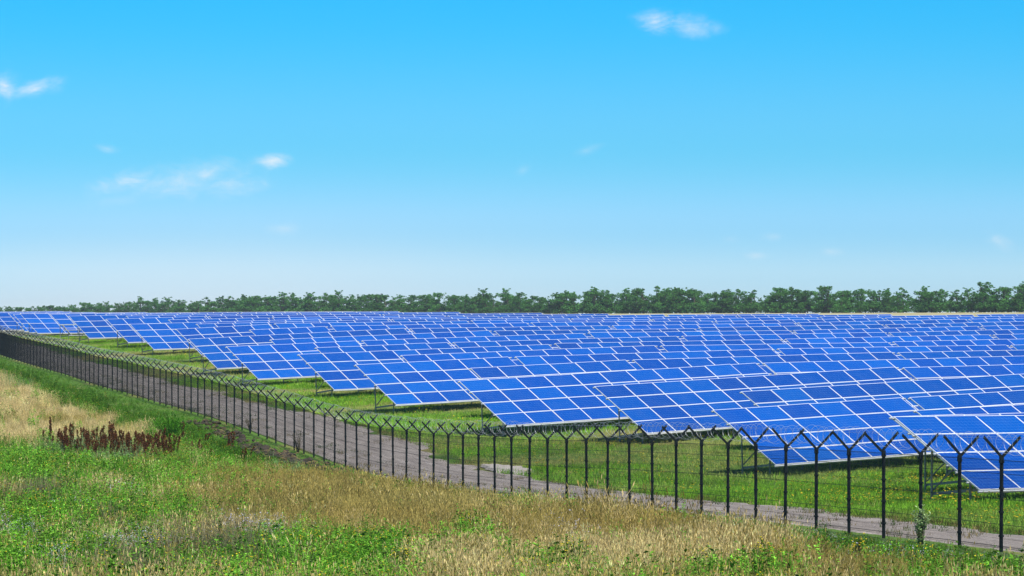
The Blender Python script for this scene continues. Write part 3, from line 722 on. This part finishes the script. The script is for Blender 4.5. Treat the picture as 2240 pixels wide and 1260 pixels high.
for i, kname in enumerate(keys):
    m = pick == i; n = int(m.sum())
    if n == 0: continue
    vs_, nm, lab, cat = SPEC[kname]
    idx = rng.integers(0, len(vs_), n)
    st_ = strip[m]; low = (1-.3*st_)*np.clip((.045+.125*offV[m])/.5, .10, 1)*np.where((offV[m] < 4) & (rng.random(n) < .05), 1.5, 1)          # lower growth along the fence
    if kname == 'straw':                                  # the open straw patch is short grass
        sh = field('straw', X[m], Y[m]) > .75; idx = np.where(sh & (Y[m] > 125), rng.integers(len(V_DRY), len(vs_), n), rng.integers(0, len(V_DRY), n))
    s = rng.uniform(.6, 1.3, n)*low*(.55+.95*fbm(X[m]+9, Y[m]+4, 2.2)); scl = np.stack([s*1.15, s*1.15, s*rng.uniform(.85, 1.15, n)], 1)
    base = np.array(COLS[kname]); hue = fbm(X[m]+70, Y[m]+33, 6)[:, None]-.5
    tn = base*np.clip(1+rng.normal(0, .30, (n, 1)), .35, 1.9) * (1 + hue*np.array([.3, .2, .25])) 
    if kname == 'green':
        tn = tn*(1 - .55*st_[:, None]*np.array([.85, .78, .8]))*(1 + .9*(fbm(X[m]+8, Y[m]+2, 1.2)-.5))[:, None]
    if kname == 'ochre': tn = tn*(1+.35*np.clip(fbm(X[m], Y[m]+90, 9)[:, None]-.5, -1, 1)*2*np.array([.8, 1, 1.4]))
    scatter(nm, np.stack([X[m], Y[m], Zg[m]], 1), scl, rng.uniform(0, 6.283, n), np.clip(tn, .005, .9), idx, vs_, lab, cat)
print('verge plants', len(X))

def in_field(x, y):
    n, off = fence_uv(x, y); w = road_w(n) + .8*(fbm(x, y, 1.3)-.5)
    sc = spot(1112, 1029); du = (x-sc[0])*FD[0]+(y-sc[1])*FD[1]; dv = (x-sc[0])*FN[0]+(y-sc[1])*FN[1]
    return in_view(x, y, 1.35) & (off < -w+.15) & (off > -34) & ((du/3.4)**2 + (dv/.85)**2 > .8+.8*(fbm(x, y, .9)-.5))
XS, YS = [], []
for (y0, y1, dn) in ((74, 110, 11), (110, 160, 8.5), (160, 230, 6.5), (230, 400, 4.5)):
    x, y = sample(y0, y1, dn, in_field); XS.append(x); YS.append(y)
X = np.concatenate(XS); Y = np.concatenate(YS); n = len(X)
dry = np.clip((fbm(X*.6, Y*1.0, 6)-.45)*5 + rng.normal(0, .3, n), 0, 1)*np.clip((Y-80)/90, .22, 1); dry = np.where(rng.random(n) < .10, rng.uniform(.5, 1, n), dry)
gv = fbm(X+11, Y+5, 3)
gcol = np.array([.20, .43, .032])*(.45+1.1*gv[:, None]); dcol = np.array([.50, .46, .17])*(.8+.4*gv[:, None])
tn = (gcol*(1-dry[:, None])+dcol*dry[:, None])*(1+rng.normal(0, .15, (n, 1)))
idx = np.where(rng.random(n) < .05+.20*(fbm(X+40, Y+12, 6) > .53), rng.integers(4, 6, n), rng.integers(0, 4, n))
s = rng.uniform(.7, 1.35, n)*(1-.35*dry)*np.where(fbm(X+3, Y+8, 2.5) > .62, 1.35, 1)
scatter('field_grass', np.stack([X, Y, ground(X, Y)], 1), np.stack([s, s, s], 1), rng.uniform(0, 6.283, n), np.clip(tn, .005, .9), idx, V_FIELD, 'short green grass dotted with yellow flowers under the solar racks', 'grass')
# tufts that straggle over the road
ns_ = rng.uniform(-60, 30, 2400); of_ = -rng.uniform(0, 1, 2400)**2.2*2.2 - .1
of_[900:2100] = -road_w(ns_[900:2100]) + rng.uniform(-.2, 1, 1200)**3*1.6; of_[2100:] = -2.1 + rng.normal(0, .2, 300)
xy = np.array([fence_xy(a, b) for a, b in zip(ns_, of_)]); sc_ = spot(1112, 1029); keep = (fbm(xy[:, 0], xy[:, 1], 2.0) > .48) & (np.hypot(xy[:, 0]-sc_[0], xy[:, 1]-sc_[1]) > 3); xy = xy[keep]; n = len(xy)
tn = np.where(rng.random((n, 1)) < .55, np.array([[.07, .13, .025]]), np.array([[.25, .2, .08]]))*(1+rng.normal(0, .15, (n, 1)))
s = rng.uniform(.5, 1.1, n)
scatter('road_tufts', np.stack([xy[:, 0], xy[:, 1], ground(xy[:, 0], xy[:, 1])+.02], 1), np.stack([s, s, s], 1), rng.uniform(0, 6.283, n), tn, rng.integers(0, 4, n), V_FIELD, 'sparse grass tufts straggling over the edges of the dirt track', 'grass')

# ------------------------------------------------------------------ single plants
def foliage(mb, r, c, rad, n, size, m=0, up=.2, aspect=.55):
    for _ in range(n):
        d = Vector((r.gauss(0, 1), r.gauss(0, 1), r.gauss(0, 1))); d.normalize(); p = Vector(c) + Vector((d.x*rad[0], d.y*rad[1], d.z*rad[2]))*(r.random()**.45)
        nrm = Vector((r.gauss(0, 1), r.gauss(0, 1), r.gauss(0, 1)+up)).normalized(); a = nrm.cross(Vector((0, 0, 1)))
        if a.length < .1: a = Vector((1, 0, 0))
        a.normalize(); b = nrm.cross(a); s = size*r.uniform(.6, 1.35); mb.quad(p-a*s, p-b*s*aspect, p+a*s, p+b*s*aspect, m)
# rust-brown dock
def dock(seed):
    r = random.Random(seed); mb = MB(); h = r.uniform(.8, 1.05)
    for st in range(r.choice((1, 2, 2, 3))):
        ln = Vector((r.gauss(0, .10), r.gauss(0, .10), 1)); b0 = Vector((r.gauss(0, .05), r.gauss(0, .05), -.05)); hh = h*r.uniform(.75, 1)
        mb.tube([b0, b0+ln*hh*.5, b0+ln*hh], [.009, .007, .003], 4, 1)
        for br in range(9):
            t = .32+.075*br; p = b0+ln*hh*t; az = r.uniform(0, 6.283); L = .17*(1.05-t*.75)*r.uniform(.7, 1.3); q = p + Vector((math.cos(az)*L*.45, math.sin(az)*L*.45, L*1.2))
            foliage(mb, r, (p+q)/2, (.03, .03, L*.7), 26, .022, 0)
        foliage(mb, r, b0+ln*hh*.93, (.018, .018, hh*.12), 26, .017, 0)
    return mb.mesh('dock', [M['dock_seed'], M['twig']])
V_DOCK = [dock(500+i) for i in range(6)]
r_ = random.Random(77); docks = []
for px, py in [(91, 985), (104, 978), (116, 996), (126, 992)]: docks.append((px, py))
for i in range(92):
    t = i/91; docks.append((138 + t*195 + r_.uniform(-6, 6), 996 + t*16 + r_.uniform(-16, 12)))
for i in range(12): docks.append((338 + i*3.2 + r_.uniform(-8, 8), 1008 + r_.uniform(-10, 12)))
for px, py in [(404, 975), (424, 1000), (440, 1002), (446, 988), (460, 1004), (503, 990), (530, 1015), (536, 1012), (380, 978)]: docks.append((px, py))
docks.sort()
for i, (px, py) in enumerate(docks):
    p = spot(px, py); o = link('dock_plant', V_DOCK[i % 6], None, None, (p[0], p[1], gz(*p)-.03), (r_.gauss(0, .11), r_.gauss(0, .11), r_.uniform(0, 6.28)))
    s = r_.uniform(.8, 1.6)*(.8 if px > 400 else 1); o.scale = (1.35, 1.35, s)
    tag(o, f'rust brown seeding dock stalk, {ordinal(i+1)} from the left in the brown clump', 'plant', 'rust brown docks on the verge')

def bush(name, px, py, h, w, leafmat, stems, leafsize, nleaf, label, cat, seed, flowers=None, nf=0, fs=.02, broom=False):
    r = random.Random(seed); p = spot(px, py); root = empty(name, (p[0], p[1], gz(*p)-.03)); tag(root, label, cat)
    sb, lb, fb = MB(), MB(), MB()
    for i in range(stems):
        a = r.uniform(0, 6.283); sp = math.sqrt(r.random()); hh = h*(1-.35*sp)*r.uniform(.75, 1.05)
        tip = Vector((math.cos(a)*w*sp, math.sin(a)*w*sp, hh)); mid = Vector((tip.x*.4, tip.y*.4, hh*.55)); b0 = Vector((tip.x*.12, tip.y*.12, -.05))
        sb.tube([b0, mid, tip], [.010, .007, .002], 3, 0, False)
        for k in range(nleaf):
            t = r.uniform(.12, 1.0); c = (b0.lerp(mid, t*2) if t < .5 else mid.lerp(tip, t*2-1)); az = r.uniform(0, 6.283)
            dv = Vector((math.cos(az), math.sin(az), r.uniform(.2, 1.6 if broom else .8))).normalized(); L = leafsize*r.uniform(.6, 1.4)
            sd = dv.cross(Vector((r.gauss(0, .4), r.gauss(0, .4), 1))).normalized()*L*(.16 if broom else .26)
            lb.quad(c, c+dv*L*.5-sd, c+dv*L, c+dv*L*.5+sd)
        for k in range(nf):
            c = tip + Vector((r.gauss(0, .06), r.gauss(0, .06), r.uniform(-.08, .03))); q = fs*r.uniform(.7, 1.2)
            fb.quad(c+Vector((-q, -q, 0)), c+Vector((q, -q, 0)), c+Vector((q, q, .004)), c+Vector((-q, q, .004)))
            fb.quad(c+Vector((-q, 0, -q*.6)), c+Vector((q, 0, -q*.6)), c+Vector((q, 0, q*.6)), c+Vector((-q, 0, q*.6)))
    link('stems', sb.mesh('stems', [M['twig'] if not broom else M['bush_leaf']]), None, root); tag(link('leaves', lb.mesh('leaves', [leafmat]), None, root), kind='stuff')
    if nf: tag(link('flowers', fb.mesh('flowers', [flowers]), None, root), kind='stuff')
    return root
bush('broom_bush', 372, 982, 1.95, .85, M['bush_leaf'], 90, .10, 30, 'tall feathery bright green bush beside the brown docks', 'bush', 601, broom=True)
bush('broom_bush', 335, 972, .95, .6, M['bush_leaf'], 40, .09, 22, 'low spreading green bush between the brown docks and the fence', 'bush', 602, broom=True)
bush('pale_weed', 2014, 1199, 1.1, .26, M['sage_leaf'], 20, .07, 34, 'tall wispy pale green weed growing against a fence post', 'plant', 603)
bush('pale_weed', 1206, 1228, .62, .12, M['sage_leaf'], 8, .06, 24, 'slender pale sage weed standing among yellow flowered weeds', 'plant', 604)
bush('bare_shrub', 652, 990, 1.25, .35, M['twig'], 26, .05, 8, 'dark twiggy shrub against the fence posts', 'bush', 605)
bush('bare_shrub', 548, 945, .9, .3, M['twig'], 18, .05, 8, 'small dark twiggy shrub at the foot of the fence', 'bush', 606)
for i, (px, py, h, w, lab) in enumerate([
    (1032, 1172, .62, .42, 'round green weed with yellow flowers alone in the ochre grass'),
    (1255, 1246, .70, .42, 'bushy yellow flowered weed beside the slender sage weed'),
    (1150, 1252, .6, .36, 'lower yellow flowered weed, left neighbour of the slender sage weed'),
    (1545, 1256, .62, .30, 'yellow flowered weed, left one of the pair in pale grass'),
    (1672, 1252, .72, .34, 'yellow flowered weed, right one of the pair in pale grass'),
    (1880, 1246, .75, .16, 'narrow upright yellow flowered weed below the fence'),
    (800, 1214, .75, .5, 'tallest yellow flowered bush in the green mass'),
    (855, 1230, .8, .42, 'yellow flowered bush ending the green mass at the straw'),
    (725, 1215, .65, .5, 'broad yellow flowered bush at the upper edge of the green mass'),
    (880, 1262, .7, .3, 'yellow flowered bush at the bottom edge of the green mass'),
    (640, 1212, .55, .45, 'yellow flowered bush next to the dark dried stalks')]):
    bush('flowering_weed', px, py, h, w, M['weed_leaf'], 44, .045, 26, lab, 'plant', 620+i, M['yellow'], 1, .014)['group'] = 'yellow flowered weeds'

# ridge of turned clods beside the fence
def soil_ridge():
    r = random.Random(9); mb = MB()
    path = [spot(*q) for q in ((440, 925), (500, 952), (560, 985), (620, 1004), (690, 1024), (760, 1046), (835, 1068))]
    for i in range(430):
        t = r.random()**.8*(len(path)-1); k = min(int(t), len(path)-2); p = path[k]*(1-(t-k)) + path[k+1]*(t-k)
        p = p + FN*(r.gauss(0, .38) + 1.2*(fbm(np.array([p[1]]), np.array([5.0]), 6)[0]-.5)) + FD*r.gauss(0, .8); s = r.uniform(.04, .17)*(.5+1.0*fbm(np.array([p[0]]), np.array([p[1]]), 2.5)[0]); z = gz(*p)
        i0 = len(mb.v); ic = [(0, 0, 1), (.89, 0, .45), (.28, .85, .45), (-.72, .53, .45), (-.72, -.53, .45), (.28, -.85, .45), (.72, .53, -.45), (-.28, .85, -.45), (-.89, 0, -.45), (-.28, -.85, -.45), (.72, -.53, -.45), (0, 0, -1)]
        rot = Matrix.Rotation(r.uniform(0, 6.28), 3, 'Z') @ Matrix.Rotation(r.uniform(0, 3), 3, 'X'); st = Vector((r.uniform(.7, 1.7), r.uniform(.6, 1.3), r.uniform(.5, 1)))
        for v in ic:
            q = rot @ (Vector(v)*r.uniform(.7, 1.25)); mb.v.append((p[0]+q.x*s*st.x, p[1]+q.y*s*st.y, z+.05+q.z*s*st.z+s*.3))
        for f in ((0,1,2),(0,2,3),(0,3,4),(0,4,5),(0,5,1),(1,6,2),(2,7,3),(3,8,4),(4,9,5),(5,10,1),(6,7,2),(7,8,3),(8,9,4),(9,10,5),(10,6,1),(11,7,6),(11,8,7),(11,9,8),(11,10,9),(11,6,10)): mb.f.append(tuple(i0+q for q in f)); mb.m.append(0)
    for i in range(700):
        t = (1-r.random()**1.6)*(len(path)-1); k = min(int(t), len(path)-2); p = path[k]*(1-(t-k)) + path[k+1]*(t-k); p = p + FN*r.gauss(0, .45) + FD*r.gauss(0, .8); z = gz(*p)+.1+r.random()*.12
        a = r.uniform(0, 6.28); d = Vector((math.cos(a), math.sin(a), r.gauss(0, .35)))*r.uniform(.12, .35); c = Vector((p[0], p[1], z)); s = Vector((0, 0, .011)); mb.quad(c-s, c+d*.5-s*1.4+Vector((0, 0, .03)), c+d, c+d*.5+s+Vector((0, 0, .03)), 1)
    tag(link('soil_ridge', mb.mesh('soil_ridge', [M['clod'], M['straw']]), None), 'ridge of dark turned clods and dead stalks beside the fence', 'soil', kind='stuff')
soil_ridge()

# ------------------------------------------------------------------ windbreak trees on the horizon
def tree_meshes(seed):
    r = random.Random(seed); tb, cb = MB(), MB(); h = r.uniform(5.3, 6.4)
    lean = Vector((r.gauss(0, .05), r.gauss(0, .05), 0))
    tb.tube([(0, 0, -.4), Vector((0, 0, h*.3))+lean*h*.2, Vector((0, 0, h*.62))+lean*h*.5, Vector((0, 0, h*.86))+lean*h*.9], [.17, .13, .08, .03], 6)
    lobes = []
    for i in range(r.randint(15, 20)):
        t = r.uniform(.10, 1.0); az = r.uniform(0, 6.283); reach = (1.9 if t < .72 else 1.2)*r.uniform(.35, 1.0)*(1.0 if t > .3 else .8)
        c = Vector((math.cos(az)*reach, math.sin(az)*reach, h*t*.9)) + lean*h*t
        s = Vector((0, 0, h*max(.12, t*.9-.22)))+lean*h*t*.6
        tb.tube([s, s.lerp(c, .55)+Vector((0, 0, .12)), c], [.07, .045, .015], 4, 0, False)
        lobes.append((c, r.uniform(.42, .85)))
    lobes.append((Vector((0, 0, h*.93))+lean*h, r.uniform(.35, .55)))
    for c, q in lobes:
        foliage(cb, r, c, (q*1.15, q*1.15, q*.8), int(70*q/.6), .15, 0, .5, .8)
        for _ in range(3):
            d = Vector((r.gauss(0, .55), r.gauss(0, .55), r.gauss(.1, .4))); foliage(cb, r, c+d*q*1.5, (q*.45, q*.45, q*.32), 18, .13, 0, .5, .8)
    for i in range(18):
        az = r.uniform(0, 6.283); d = r.uniform(.5, 2.6); foliage(cb, r, (math.cos(az)*d, math.sin(az)*d, r.uniform(.3, 2.6)), (.8, .8, .7), 42, .17, 0, .5, .8)
    return tb.mesh('trunk', [M['bark']]), cb.mesh('crown', [M['tree_leaf']]), h
TREES = [tree_meshes(900+i) for i in range(8)]
r_ = random.Random(21); spots = []
A_, B_ = np.array([-205.0, 1265.0]), np.array([152.0, 775.0]); Lb = np.linalg.norm(B_-A_); ud = (B_-A_)/Lb; nd = np.array([-ud[1], ud[0]])
d = 0.0
while d < Lb:
    for row in (0, 1):
        p = A_ + ud*(d + r_.uniform(-1.8, 1.8)) + nd*(r_.uniform(-1.5, 1.5) + row*7); spots.append((p[0]/p[1], p[0], p[1], row))
    d += 4.0 + r_.uniform(-1.2, 1.6)
spots = [s for s in sorted(spots) if abs(s[0]) < .16]
for i, (_, x, y, row) in enumerate(spots):
    tm, cm, h = TREES[r_.randrange(8)]
    root = empty('windbreak_tree', (x, y, gz(x, y)), (0, 0, r_.uniform(0, 6.28)))
    s = (.76 + .36*vnoise(np.array([x*1.0]), np.array([y]), 26)[0] + r_.uniform(-.2, .2)); s *= np.interp(x/y, [-.14, -.07, 0.0], [.78, .9, 1.0]); root.scale = (s*r_.uniform(1.15, 1.5), s*r_.uniform(1.15, 1.5), s)
    tag(root, f'windbreak tree on the horizon, {ordinal(i+1)} from the left end', 'tree', 'trees of the windbreak on the horizon')
    link('trunk', tm, None, root); link('crown', cm, None, root)
print('trees', len(spots))

# ------------------------------------------------------------------ summer haze over the whole place
hb = MB(); hb.box((-2700, -400, -4.5), (2700, 3100, 17.5)); hm = NT('haze'); pv = hm.n('ShaderNodeVolumePrincipled')
pv.inputs['Color'].default_value = (.80, .90, 1.0, 1); pv.inputs['Density'].default_value = .00010; pv.inputs['Anisotropy'].default_value = 0.0
hm.l(pv.outputs[0], hm.out.inputs['Volume'])
tag(link('haze', hb.mesh('haze', [hm.m]), None), kind='stuff')
